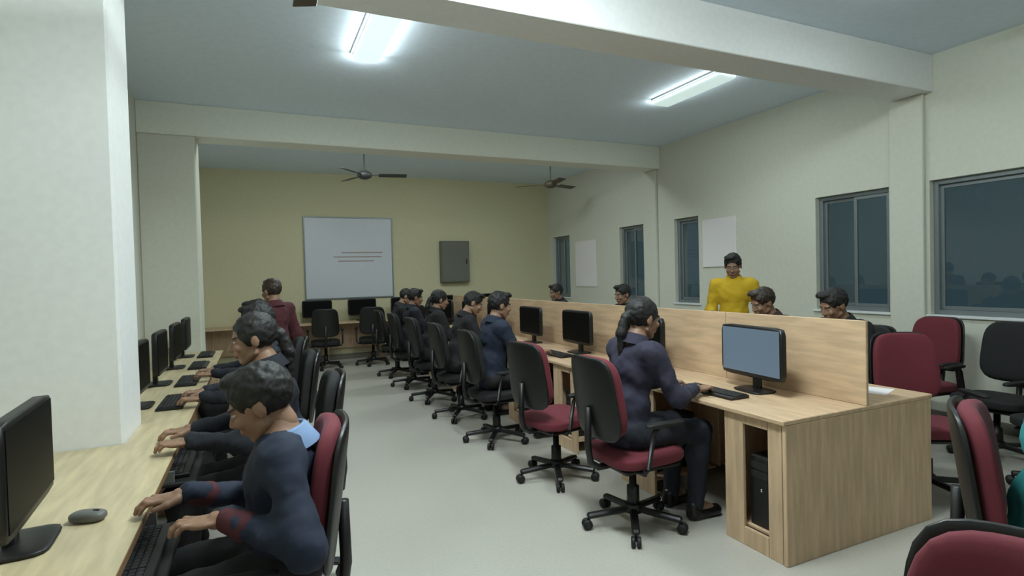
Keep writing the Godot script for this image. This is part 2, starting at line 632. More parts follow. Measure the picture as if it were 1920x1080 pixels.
func ceiling_fan(at: Vector3, drop: float, turn: float, label: String, material: Material) -> void:
	var r := thing("ceiling_fan", label, "fan", at, turn)
	var m := mb(true)
	lathe(m, [Vector2(0, 0), Vector2(0.06, 0), Vector2(0.055, -0.03), Vector2(0.02, -0.075), Vector2(0, -0.075)], 20)
	part("canopy", done(m), material, r)
	m = mb(true); lathe(m, [Vector2(0.011, -0.06), Vector2(0.011, -drop + 0.05)], 10)
	part("down_rod", done(m), material, r)
	m = mb(true)
	lathe(m, [Vector2(0, -drop + 0.07), Vector2(0.05, -drop + 0.065), Vector2(0.10, -drop + 0.035), Vector2(0.115, -drop), Vector2(0.10, -drop - 0.035), Vector2(0.05, -drop - 0.06), Vector2(0, -drop - 0.065)], 24)
	part("motor", done(m), material, r)
	for k in 3:
		var xf := Transform3D(Basis(Vector3.UP, TAU * k / 3.0), Vector3.ZERO)
		m = mb()
		cbox(m, Vector3(0, -drop, -0.16), Vector3(0.035, 0.006, 0.14), 0.002, xf)
		var arm := part("blade_arm", done(m), material, r)
		m = mb()
		cbox(m, Vector3(0, 0, -0.42), Vector3(0.13, 0.008, 0.42), 0.004, xf * Transform3D(Basis(Vector3(0, 0, 1), 0.2), Vector3(0, -drop, 0)))
		part("blade", done(m), material, arm)

# ---------------------------------------------------------------- furniture
const TOP := 0.74
const UNIT := 1.0
const TL := 2.36       # tables, aisle edge
const TR := 3.60       # tables, window-side edge
const TT := 1.96       # near end of the table row

func build_tables() -> void:
	var mid := (TL + TR) * 0.5
	var nth := ["", "second", "third", "fourth", "fifth", "sixth"]
	var hw := (TR - TL) * 0.5
	for k in 7:
		var t := TT + UNIT * k
		var label: String = "" if k in [0, 6] else "light wood computer table, %s from the open end of the row" % nth[k]
		if k == 0: label = "light wood computer table at the open end of the row, with full end panel"
		elif k == 6: label = "light wood computer table closing the row by the whiteboard wall"
		var r := thing("computer_table", label, "table", W(mid, 0, t + UNIT * 0.5), 0.0, "computer tables joined in a row")
		part("tabletop", box_mesh(Vector3(0, TOP - 0.0125, 0), Vector3(hw * 2, 0.025, UNIT - 0.004), 0.004), M.wood, r)
		part("divider", box_mesh(Vector3(0.03, (TOP + 1.205) * 0.5, 0), Vector3(0.02, 1.205 - TOP, UNIT - 0.004), 0.003), M.wood, r)
		part("modesty_panel", box_mesh(Vector3(0, 0.40, -0.01), Vector3(0.018, 0.60, UNIT - 0.09), 0.002), M.wood_up, r)
		if k == 0:
			part("end_panel", box_mesh(Vector3(0, 0.3575, UNIT * 0.5 - 0.014), Vector3(hw * 2 - 0.03, 0.715, 0.024), 0.003), M.wood_up, r)
		for s in [-1, 1]:
			# pedestal for the tower: front frame with an upright slot
			var z := UNIT * 0.5 - 0.03
			var x: float = s * (hw - 0.03)
			var m := mb()
			cbox(m, Vector3(x, 0.3575, z - 0.045), Vector3(0.02, 0.715, 0.085), 0.002)
			cbox(m, Vector3(x, 0.3575, z - 0.315), Vector3(0.02, 0.715, 0.13), 0.002)
			cbox(m, Vector3(x, 0.69, z - 0.17), Vector3(0.02, 0.05, 0.16), 0.002)
			cbox(m, Vector3(x, 0.05, z - 0.17), Vector3(0.02, 0.10, 0.16), 0.002)
			part("pedestal_front", done(m), M.wood_up, r)
			part("support_panel", box_mesh(Vector3(s * (hw * 0.5), 0.3575, z - 0.37), Vector3(hw - 0.10, 0.715, 0.018), 0.002), M.wood_up, r)
			part("pedestal_floor", box_mesh(Vector3(s * (hw * 0.5), 0.105, z - 0.185), Vector3(hw - 0.10, 0.016, 0.34), 0.002), M.wood_up, r)
		if k == 6:
			part("end_panel", box_mesh(Vector3(0, 0.3575, -UNIT * 0.5 + 0.014), Vector3(hw * 2 - 0.03, 0.715, 0.024), 0.003), M.wood_up, r)

func make_tower() -> void:
	var r := proto("computer_tower", "computer")
	part("case", box_mesh(Vector3(0, 0.19, 0.01), Vector3(0.145, 0.38, 0.38), 0.004), M.soft_black, r)
	var m := mb()
	cbox(m, Vector3(0, 0.19, -0.185), Vector3(0.148, 0.38, 0.014), 0.005)
	var f := part("front_bezel", done(m), M.black, r)
	for y in [0.33, 0.28]:
		part("drive_bay", box_mesh(Vector3(0, y, -0.194), Vector3(0.125, 0.036, 0.004), 0.001), M.key, f)
	m = mb(true)
	lathe(m, [Vector2(0, 0.004), Vector2(0.009, 0.004), Vector2(0.010, 0)], 12, Transform3D(Basis(Vector3(1, 0, 0), -PI / 2), Vector3(0, 0.20, -0.192)))
	part("power_button", done(m), M.chrome, f)

func make_monitor(called: String, lit: bool) -> void:
	var r := proto(called, "monitor")
	var m := mb(true)
	pillow(m, Vector3(0.52, 0.32, 0.04), 14.0, 10, Transform3D(Basis.IDENTITY, Vector3(0, 0.25, 0)))
	var h := part("housing", done(m), M.black, r)
	part("screen", box_mesh(Vector3(0, 0.255, -0.0203), Vector3(0.482, 0.275, 0.002), 0.0), M.screen_on if lit else M.screen_off, h)
	part("neck", box_mesh(Vector3(0, 0.10, 0.038), Vector3(0.06, 0.19, 0.03), 0.006), M.black, r)
	m = mb(true)
	pillow(m, Vector3(0.23, 0.016, 0.17), 5.0, 8, Transform3D(Basis.IDENTITY, Vector3(0, 0.008, 0.015)))
	part("base", done(m), M.black, r)

func make_keyboard() -> void:
	var r := proto("keyboard", "keyboard")
	part("case", box_mesh(Vector3(0, 0.010, 0), Vector3(0.44, 0.018, 0.145), 0.004), M.black, r)
	var m := mb()
	for row in 5:
		for c in 20:
			if row == 0 and c > 3 and c < 10: continue
			cbox(m, Vector3(-0.204 + c * 0.0213 + (0.004 if c > 14 else 0.0), 0.0215, 0.052 - row * 0.0215), Vector3(0.0178, 0.007, 0.0178), 0.0015)
	cbox(m, Vector3(-0.0655, 0.0215, 0.052), Vector3(0.122, 0.007, 0.0178), 0.0015)
	var k := part("keys", done(m), M.key, r)
	k.set_meta("kind", "stuff")

func make_mouse() -> void:
	var r := proto("computer_mouse", "mouse")
	var m := mb(true)
	pillow(m, Vector3(0.062, 0.036, 0.108), 2.8, 10, Transform3D(Basis.IDENTITY, Vector3(0, 0.017, 0)))
	var b := part("shell", done(m), M.grey, r)
	part("scroll_wheel", box_mesh(Vector3(0, 0.034, -0.026), Vector3(0.007, 0.006, 0.02), 0.002), M.black, b)

func make_chair(called: String, cloth: Material) -> void:
	var r := proto(called, "chair")
	var m := mb(true)
	pillow(m, Vector3(0.48, 0.085, 0.47), 4.5, 12, Transform3D(Basis(Vector3(1, 0, 0), 0.03), Vector3(0, 0.445, -0.01)), 0.0)
	part("seat", done(m), cloth, r)
	part("seat_plate", box_mesh(Vector3(0, 0.392, 0), Vector3(0.40, 0.022, 0.38), 0.006), M.black, r)
	var tilt := Transform3D(Basis(Vector3(1, 0, 0), 0.14), Vector3(0, 0.80, 0.245))
	m = mb(true)
	pillow(m, Vector3(0.44, 0.46, 0.075), 4.2, 12, tilt, -0.035, 0.12)
	part("backrest", done(m), cloth, r)
	m = mb(true)
	pillow(m, Vector3(0.46, 0.48, 0.028), 5.0, 12, tilt * Transform3D(Basis.IDENTITY, Vector3(0, 0, 0.042)), -0.035, 0.12)
	part("back_shell", done(m), M.black, r)
	m = mb(true)
	tube(m, [Vector3(0, 0.385, 0.10), Vector3(0, 0.385, 0.24), Vector3(0, 0.42, 0.29), Vector3(0, 0.52, 0.305), Vector3(0, 0.74, 0.30)], 0.02, 10)
	part("back_bracket", done(m), M.black, r)
	for s in [-1, 1]:
		m = mb(true)
		tube(m, [Vector3(s * 0.17, 0.39, 0.10), Vector3(s * 0.25, 0.395, 0.10), Vector3(s * 0.275, 0.43, 0.095), Vector3(s * 0.28, 0.62, 0.06), Vector3(s * 0.28, 0.65, 0.03)], 0.014, 8)
		var arm := part("armrest", done(m), M.black, r)
		m = mb(true)
		pillow(m, Vector3(0.055, 0.03, 0.25), 4.0, 6, Transform3D(Basis.IDENTITY, Vector3(s * 0.28, 0.662, -0.02)))
		part("arm_pad", done(m), M.soft_black, arm)
	m = mb(true)
	lathe(m, [Vector2(0.0, 0.39), Vector2(0.022, 0.39), Vector2(0.022, 0.24), Vector2(0.036, 0.235), Vector2(0.038, 0.10), Vector2(0, 0.10)], 16)
	part("gas_column", done(m), M.black, r)
	m = mb(true)
	lathe(m, [Vector2(0.0, 0.135), Vector2(0.05, 0.13), Vector2(0.058, 0.085), Vector2(0, 0.08)], 16)
	part("hub", done(m), M.black, r)
	for k in 5:
		var xf := Transform3D(Basis(Vector3.UP, TAU * k / 5.0 + 0.35), Vector3.ZERO)
		m = mb()
		cbox(m, Vector3(0, 0.0, -0.16), Vector3(0.045, 0.032, 0.25), 0.010, xf * Transform3D(Basis(Vector3(1, 0, 0), -0.09), Vector3(0, 0.102, 0)))
		var leg := part("leg", done(m), M.black, r)
		m = mb(true)
		for s in [-1, 1]:
			lathe(m, [Vector2(0, -0.011), Vector2(0.026, -0.011), Vector2(0.029, -0.006), Vector2(0.029, 0.006), Vector2(0.026, 0.011), Vector2(0, 0.011)], 14, xf * Transform3D(Basis(Vector3(0, 0, 1), PI / 2), Vector3(s * 0.016, 0.030, -0.285)))
		lathe(m, [Vector2(0, 0.0), Vector2(0.008, 0.0), Vector2(0.008, 0.06), Vector2(0, 0.06)], 8, xf * Transform3D(Basis.IDENTITY, Vector3(0, 0.03, -0.275)))
		part("caster", done(m), M.soft_black, leg)

func build_wall_desk() -> void:
	# long desk along the left wall, notched round the broad pillar
	var e := -0.36
	var t0 := 0.25
	var t1 := 7.15
	var p1: float = BEAMS[0][0] + 0.02
	var p2: float = BEAMS[0][1] + 0.12
	var poly := PackedVector2Array()
	for q in [[e, t0], [e, t1], [X0 + 0.004, t1], [X0 + 0.004, p2 + 0.004], [-0.596, p2 + 0.004], [-0.596, p1 - 0.004], [X0 + 0.004, p1 - 0.004], [X0 + 0.004, t0]]:
		poly.append(Vector2(q[0], -q[1]))
	var r := thing("wall_desk", "long light wood wall desk notched round the white pillar", "desk", Vector3.ZERO)
	var m := mb()
	prism(m, poly, TOP - 0.025, TOP)
	part("worktop", done(m), M.desk, r)
	part("edge_strip", box_mesh(W(e + 0.0012, TOP - 0.0125, (t0 + t1) * 0.5), Vector3(0.003, 0.026, t1 - t0), 0.001), M.edge, r)
	for t in [2.02, 3.02]:
		var tray := part("keyboard_tray", box_mesh(W(-0.47, 0.652, t), Vector3(0.42, 0.016, 0.56), 0.004), M.soft_black, r)
		for k in [-1, 1]:
			part("slide_rail", box_mesh(W(-0.52, 0.685, t + k * 0.27), Vector3(0.36, 0.05, 0.012), 0.002), M.grey, tray)
	for t in [0.27, 1.25, 2.42, 4.25, 5.25, 6.25, 7.13]:
		part("support_panel", box_mesh(W((e - 0.05 + X0) * 0.5, (TOP - 0.025) * 0.5, t), Vector3(abs(X0 - e) - 0.07, TOP - 0.025, 0.02), 0.002), M.wood_up, r)

func build_back_desk() -> void:
	var r := thing("back_desk", "light wood desk standing along the whiteboard wall", "desk", Vector3.ZERO)
	var a0 := -0.9
	var a1 := 5.2
	part("worktop", box_mesh(W((a0 + a1) * 0.5, TOP - 0.0125, 10.68), Vector3(a1 - a0, 0.025, 0.58), 0.004), M.wood, r)
	part("modesty_panel", box_mesh(W((a0 + a1) * 0.5, 0.45, 10.92), Vector3(a1 - a0 - 0.1, 0.45, 0.018), 0.002), M.wood_up, r)
	for k in 7:
		part("support_panel", box_mesh(W(lerp(a0 + 0.02, a1 - 0.02, k / 6.0), (TOP - 0.025) * 0.5, 10.66), Vector3(0.02, TOP - 0.025, 0.5), 0.002), M.wood_up, r)

# ---------------------------------------------------------------- people
const SKIN := Color(0.27, 0.15, 0.095)
var HEAD := {}
var HAND := {}
var HAIR := {}

func make_head() -> void:
	var p := [
		["e", Vector3(0, 0.025, 0.014), Vector3(0.074, 0.092, 0.095)],
		["e", Vector3(0, -0.032, -0.030), Vector3(0.058, 0.078, 0.060)],
		["c", Vector3(0, -0.06, 0.03), 0.048, Vector3(0, -0.09, 0.034), 0.048],
		["e", Vector3(0, -0.096, -0.056), Vector3(0.026, 0.020, 0.020)],
		["c", Vector3(-0.05, -0.06, 0.0), 0.018, Vector3(-0.02, -0.095, -0.05), 0.016],
		["c", Vector3(0.05, -0.06, 0.0), 0.018, Vector3(0.02, -0.095, -0.05), 0.016],
		["c", Vector3(-0.036, 0.022, -0.078), 0.010, Vector3(0.036, 0.022, -0.078), 0.010],
		["e", Vector3(-0.040, -0.026, -0.068), Vector3(0.020, 0.020, 0.016)],
		["e", Vector3(0.040, -0.026, -0.068), Vector3(0.020, 0.020, 0.016)],
		["-", Vector3(-0.031, 0.004, -0.098), Vector3(0.016, 0.010, 0.016)],
		["-", Vector3(0.031, 0.004, -0.098), Vector3(0.016, 0.010, 0.016)],
		["c", Vector3(0, 0.008, -0.086), 0.007, Vector3(0, -0.028, -0.106), 0.010],
		["e", Vector3(0, -0.033, -0.094), Vector3(0.017, 0.009, 0.012)],
		["e", Vector3(0, -0.060, -0.083), Vector3(0.023, 0.006, 0.010)],
		["e", Vector3(0, -0.070, -0.082), Vector3(0.019, 0.006, 0.009)],
		["e", Vector3(-0.077, -0.006, 0.014), Vector3(0.009, 0.030, 0.019)],
		["e", Vector3(0.077, -0.006, 0.014), Vector3(0.009, 0.030, 0.019)],
	]
	HEAD = field(p, 0.0045, 0.012)
	paint(HEAD, SKIN)
	for j in HEAD.v.size():
		var q: Vector3 = HEAD.v[j]
		if q.z < -0.076 and abs(q.x) < 0.023 and q.y < -0.055 and q.y > -0.075: HEAD.c[j] = Color(0.22, 0.085, 0.07)
		if q.z < -0.06 and abs(abs(q.x) - 0.033) < 0.018 and abs(q.y - 0.0235) < 0.0045: HEAD.c[j] = Color(0.02, 0.016, 0.013)
	for s in [-1, 1]:
		var eye := field([["e", Vector3(s * 0.031, 0.003, -0.0745), Vector3(0.0115, 0.0065, 0.0115)]], 0.003, 0.004)
		paint(eye, Color(0.40, 0.38, 0.36))
		for j in eye.v.size():
			if Vector2(eye.v[j].x - s * 0.031, eye.v[j].y - 0.003).length() < 0.0052: eye.c[j] = Color(0.02, 0.012, 0.01)
		join(HEAD, eye, Transform3D.IDENTITY)
	HAIR.short = field([
		["e", Vector3(0, 0.036, 0.020), Vector3(0.084, 0.098, 0.104)],
		["e", Vector3(0.02, 0.105, -0.045), Vector3(0.055, 0.026, 0.045)],
		["-", Vector3(0, -0.045, -0.095), Vector3(0.078, 0.105, 0.085)],
		["-", Vector3(-0.085, -0.035, -0.02), Vector3(0.03, 0.045, 0.055)],
		["-", Vector3(0.085, -0.035, -0.02), Vector3(0.03, 0.045, 0.055)],
		["p", Vector3(0, -1, -0.25), 0.062],
	], 0.006, 0.014)
	wrinkle(HAIR.short, 0.007, 28.0, 7)
	HAIR.tied = field([
		["e", Vector3(0, 0.034, 0.022), Vector3(0.084, 0.098, 0.104)],
		["-", Vector3(0, -0.040, -0.10), Vector3(0.074, 0.108, 0.085)],
		["-", Vector3(-0.09, -0.055, -0.02), Vector3(0.03, 0.045, 0.055)],
		["-", Vector3(0.09, -0.055, -0.02), Vector3(0.03, 0.045, 0.055)],
		["e", Vector3(0, 0.0, 0.125), Vector3(0.028, 0.028, 0.026)],
		["c", Vector3(0, -0.01, 0.135), 0.027, Vector3(0, -0.10, 0.150), 0.030],
		["c", Vector3(0, -0.10, 0.150), 0.030, Vector3(0, -0.23, 0.135), 0.012],
	], 0.006, 0.014)
	wrinkle(HAIR.tied, 0.006, 26.0, 8)

func make_hand() -> void:
	# right hand, wrist at the origin, fingers along -z, palm down, thumb towards -x
	var p := [["e", Vector3(0, 0, -0.045), Vector3(0.040, 0.016, 0.050)], ["c", Vector3(0, 0, 0.03), 0.024, Vector3(0, 0, -0.015), 0.026]]
	var roots := [[-0.029, -0.083, 0.068, 0.0088], [-0.010, -0.090, 0.076, 0.0092], [0.010, -0.088, 0.070, 0.0088], [0.028, -0.078, 0.054, 0.0078]]
	for f in roots:
		var x: float = f[0]
		var l: float = f[2]
		var r: float = f[3]
		var a := Vector3(x * 0.9, 0.002, f[1] + 0.012)
		var b := a + Vector3(x * 0.16, 0.004, -l * 0.46)
		var c := b + Vector3(x * 0.06, -l * 0.20, -l * 0.26)
		var d := c + Vector3(0, -l * 0.20, -l * 0.10)
		p.append(["c", a, r * 1.08, b, r])
		p.append(["c", b, r, c, r * 0.9])
		p.append(["c", c, r * 0.9, d, r * 0.78])
	p.append(["c", Vector3(-0.022, -0.003, -0.022), 0.017, Vector3(-0.047, -0.008, -0.050), 0.0115])
	p.append(["c", Vector3(-0.047, -0.008, -0.050), 0.0110, Vector3(-0.052, -0.013, -0.085), 0.0088])
	HAND = field(p, 0.0034, 0.005)
	paint(HAND, SKIN)

func limb(j: Dictionary, s: String, fat := 0.0) -> Array:
	return [
		["c", j["shoulder" + s], 0.052 + fat, j["elbow" + s], 0.038 + fat],
		["c", j["elbow" + s], 0.038 + fat, j["wrist" + s], 0.026 + fat],
	]

func leg_of(j: Dictionary, s: String, fat := 0.0) -> Array:
	return [
		["c", j["hip" + s], 0.078 + fat, j["knee" + s], 0.052 + fat],
		["c", j["knee" + s], 0.050 + fat, j["calf" + s], 0.050 + fat],
		["c", j["calf" + s], 0.050 + fat, j["ankle" + s], 0.034 + fat],
	]

func trunk(j: Dictionary, fat := 0.0) -> Array:
	return [
		["e", j.pelvis, Vector3(0.155 + fat, 0.10 + fat, 0.115 + fat)],
		["c", j.pelvis, 0.10 + fat, j.waist, 0.098 + fat],
		["e", j.waist, Vector3(0.128 + fat, 0.11 + fat, 0.095 + fat)],
		["e", j.chest, Vector3(0.150 + fat, 0.145 + fat, 0.105 + fat)],
		["c", j.shoulderL + Vector3(0.03, 0.0, 0), 0.056 + fat, j.shoulderR - Vector3(0.03, 0.0, 0), 0.056 + fat],
		["c", j.chest, 0.09 + fat, j.neck, 0.055 + fat],
	]

# a pose: joints, head turn; gives the shared meshes body, top, trousers, and shoes
func make_pose(j: Dictionary, head: Basis, hair: String, seed: int, sleeve := 1.0) -> Dictionary:
	j.head += Vector3(0, -0.005, sin(head.get_euler().x) * 0.085)
	var bones := trunk(j)
	var top := trunk(j, 0.013)
	top.remove_at(5)
	top.append(["c", j.chest, 0.10, j.neck - Vector3(0, 0.02, 0), 0.062])
	var trousers := [["e", j.pelvis, Vector3(0.168, 0.105, 0.128)]]
	for s in ["L", "R"]:
		bones.append_array(limb(j, s)); bones.append_array(leg_of(j, s))
		bones.append(["c", j["ankle" + s], 0.032, j["toe" + s], 0.026])
		var arm := limb(j, s, 0.012)
		if sleeve < 1.0: arm[1] = ["c", j["elbow" + s], 0.05, j["elbow" + s].lerp(j["wrist" + s], sleeve), 0.046]
		top.append_array(arm)
		trousers.append_array(leg_of(j, s, 0.014))
	bones.append(["c", j.neck - Vector3(0, 0.03, 0), 0.056, j.head + head * Vector3(0, -0.075, 0.03), 0.048])
	var body := field(bones, 0.014, 0.045)
	paint(body, SKIN)
	join(body, HEAD, Transform3D(head, j.head))
	for s in ["L", "R"]:
		var z: Vector3 = (j["elbow" + s] - j["wrist" + s]).normalized()
		if j.has("hand" + s): z = -j["hand" + s].normalized()
		var up: Vector3 = j.get("palm" + s, Vector3.UP)
		var x := up.cross(z).normalized()
		var y := z.cross(x).normalized()
		var b := Basis(x * (1.0 if s == "R" else -1.0), y, z)
		join(body, HAND, Transform3D(b, j["wrist" + s] - z * 0.012))
	var t := field(top, 0.013, 0.05)
	wrinkle(t, 0.012, 9.0, seed)
	var l := field(trousers, 0.014, 0.04)
	wrinkle(l, 0.010, 8.0, seed + 1)
	var shoes := []
	for s in ["L", "R"]:
		var a: Vector3 = j["ankle" + s]
		var b: Vector3 = j["toe" + s]
		a = Vector3(a.x, b.y, a.z + 0.02)
		var sh := field([["c", a, 0.040, b, 0.037], ["c", a, 0.040, a + Vector3(0, 0.045, 0), 0.042], ["p", Vector3(0, -1, 0), -(b.y - 0.033)]], 0.010, 0.02)
		shoes.append(field_mesh(sh))
	var hr := empty_field()
	join(hr, HAIR[hair], Transform3D(head, j.head))
	return {"body": field_mesh(body), "top": field_mesh(t), "trousers": field_mesh(l), "shoes": shoes, "hair": field_mesh(hr), "j": j}

func seated_joints(lean: float, spread: float, hand_l: Vector3, hand_r: Vector3, tall := 1.0) -> Dictionary:
	var j := {}
	j.pelvis = Vector3(0, 0.575, 0.06)
	var b := Basis(Vector3(1, 0, 0), -lean)
	j.waist = j.pelvis + b * Vector3(0, 0.16, 0.005) * tall
	j.chest = j.waist + b * Vector3(0, 0.20, -0.01) * tall
	j.neck = j.chest + b * Vector3(0, 0.17, 0.01) * tall
	j.head = j.neck + b * Vector3(0, 0.135, -0.03)
	j.shoulderL = j.chest + b * Vector3(-0.170, 0.105, 0.005)
	j.shoulderR = j.chest + b * Vector3(0.170, 0.105, 0.005)
	for s in [["L", -1, hand_l], ["R", 1, hand_r]]:
		var w: Vector3 = s[2]
		j["wrist" + s[0]] = w
		var sh: Vector3 = j["shoulder" + s[0]]
		var d := w - sh
		var l: float = min(d.length(), 0.50)
		var drop := sqrt(max(0.27 * 0.27 - l * l * 0.25, 0.0))
		var out := Vector3(s[1] * 0.55, -0.8, 0.30)
		out = (out - d.normalized() * out.dot(d.normalized())).normalized()
		j["elbow" + s[0]] = sh + d * 0.53 + out * drop
		j["hand" + s[0]] = Vector3(-s[1] * 0.12, -0.05, -1)
		j["hip" + s[0]] = Vector3(s[1] * 0.085, 0.565, 0.03)
		j["knee" + s[0]] = Vector3(s[1] * spread, 0.535, -0.40)
		j["calf" + s[0]] = Vector3(s[1] * spread, 0.40, -0.385)
		j["ankle" + s[0]] = Vector3(s[1] * spread, 0.095, -0.36)
		j["toe" + s[0]] = Vector3(s[1] * (spread + 0.015), 0.035, -0.50)
	return j

func standing_joints(h: float, hand_l: Vector3, hand_r: Vector3) -> Dictionary:
	var k := h / 1.66
	var j := {}
	j.pelvis = Vector3(0, 0.90, 0.02) * k
	j.waist = Vector3(0, 1.06, 0.01) * k
	j.chest = Vector3(0, 1.25, 0.0) * k
	j.neck = Vector3(0, 1.41, 0.01) * k
	j.head = j.neck + Vector3(0, 0.135, -0.025)
	for s in [["L", -1, hand_l], ["R", 1, hand_r]]:
		j["shoulder" + s[0]] = Vector3(s[1] * 0.175, 1.345 * k, 0.01)
		j["wrist" + s[0]] = s[2]
		var d: Vector3 = s[2] - j["shoulder" + s[0]]
		var l: float = min(d.length(), 0.52)
		var drop := sqrt(max(0.27 * 0.27 - l * l * 0.25, 0.0))
		var out := Vector3(s[1] * 0.4, -0.6, 0.6)
		out = (out - d.normalized() * out.dot(d.normalized())).normalized()
		j["elbow" + s[0]] = j["shoulder" + s[0]] + d * 0.52 + out * drop
		j["hip" + s[0]] = Vector3(s[1] * 0.085, 0.87 * k, 0.01)
		j["knee" + s[0]] = Vector3(s[1] * 0.095, 0.48 * k, -0.005)
		j["calf" + s[0]] = Vector3(s[1] * 0.098, 0.36 * k, 0.015)
		j["ankle" + s[0]] = Vector3(s[1] * 0.10, 0.095, 0.03)
		j["toe" + s[0]] = Vector3(s[1] * 0.12, 0.035, -0.12)
	return j

func person(pose: Dictionary, at: Vector3, turn: float, top: Material, legs: Material, hair: Material, label: String, group := "", collar: Material = null, cuff: Material = null) -> Node3D:
	var r := thing("person", label, "person", at, turn, group)
	part("body", pose.body, M.skin, r)
	part("jacket", pose.top, top, r)
	part("trousers", pose.trousers, legs, r)
	part("hair", pose.hair, hair, r)
	for s in pose.shoes: part("shoe", s, M.shoe, r)
	var j: Dictionary = pose.j
	var m := mb(true)
	var ax: Vector3 = (j.head - j.neck).normalized().slerp(Vector3.UP, 0.4)
	var q := Quaternion(Vector3.UP, ax)
	var k := 1.12 if collar else 1.0
	lathe(m, [Vector2(0.098, -0.040) * k, Vector2(0.094, -0.030) * k, Vector2(0.074, 0.018) * k, Vector2(0.067, 0.025) * k, Vector2(0.062, 0.016) * k, Vector2(0.066, -0.040)], 24, Transform3D(Basis(q), j.neck + Vector3(0, 0.012, 0.002)))
	part("collar", done(m), collar if collar else top, r)
	if cuff:
		for s in ["L", "R"]:
			var w: Vector3 = j["wrist" + s]
			var e: Vector3 = j["elbow" + s]
			var d := (e - w).normalized()
			var f := field([["c", w + d * 0.012, 0.038, w + d * 0.065, 0.043]], 0.008, 0.01)
			part("cuff", field_mesh(f), cuff, r)
	return r

# ---------------------------------------------------------------- the scene
const LIGHT_COLOR := Color(0.945, 1.0, 1.0)

func _ready() -> void:
	rng.seed = 11
	# camera
	var cam := Camera3D.new()
	cam.name = "camera"
	add_child(cam)
	cam.position = Vector3(0, 1.5, 0)
	cam.basis = Basis(Vector3.UP, deg_to_rad(-24.57)) * Basis(Vector3.RIGHT, deg_to_rad(-1.25)) * Basis(Vector3.BACK, deg_to_rad(-1.5))
	cam.fov = rad_to_deg(2.0 * atan(540.0 / 1050.0))
	cam.near = 0.05
	cam.current = true
	# sky and exposure
	var we := WorldEnvironment.new()
	we.name = "environment"
	var env := Environment.new()
	env.background_mode = Environment.BG_COLOR
	env.background_color = Color(0.19, 0.27, 0.295)
	env.background_energy_multiplier = 1.0
	env.tonemap_mode = Environment.TONE_MAPPER_LINEAR
	env.tonemap_exposure = 1.06
	env.sdfgi_enabled = true
	env.ssao_enabled = true
	env.ssil_enabled = true
	we.environment = env
	add_child(we)

	make_materials()
	# lights of the room, with some added unseen fill lights
	ceiling_light(0.95, 4.56, 3.4, "lit ceiling light beyond the white beam, over the wall desk side", 0.0, 0.07, 0.8)
	ceiling_light(4.36, 4.72, 1.5, "lit ceiling light beyond the white beam, on the window side", 0.0, 0.10, 0.55)
	ceiling_light(1.20, 2.00, 7.4, "lit ceiling light before the white beam, over the wall desk side", 0.0, 0.3)
	ceiling_light(4.10, 1.85, 1.1, "added fill light before the white beam, out of view on the window side", 0.0, 0.25)  # unseen lamp added to brighten the right of the beam and the window wall
	ceiling_light(0.95, -1.80, 1.6, "lit ceiling light near the wall opposite the whiteboard")
	ceiling_light(0.95, 7.86, 2.4, "added fill light hidden behind the cream beam, over the wall desk side", 90.0, 0.05)  # added lamp, kept out of sight by the beam, to brighten the end wall
	ceiling_light(3.30, 7.86, 2.6, "added fill light hidden behind the cream beam, on the window side", 90.0, 0.05)  # its added partner, also unseen, set inward to light the end wall evenly

	build_room()
	build_windows()
	build_tables()
	build_wall_desk()
	build_back_desk()
	build_fittings()
	make_chair("office_chair", M.maroon)
	make_chair("black_office_chair", M.black_cloth)
	make_monitor("monitor", false)
	make_monitor("lit_monitor", true)
	make_keyboard()
	make_mouse()
	make_tower()
	place_equipment()
	place_people()
	for k in PROTO: PROTO[k].free()

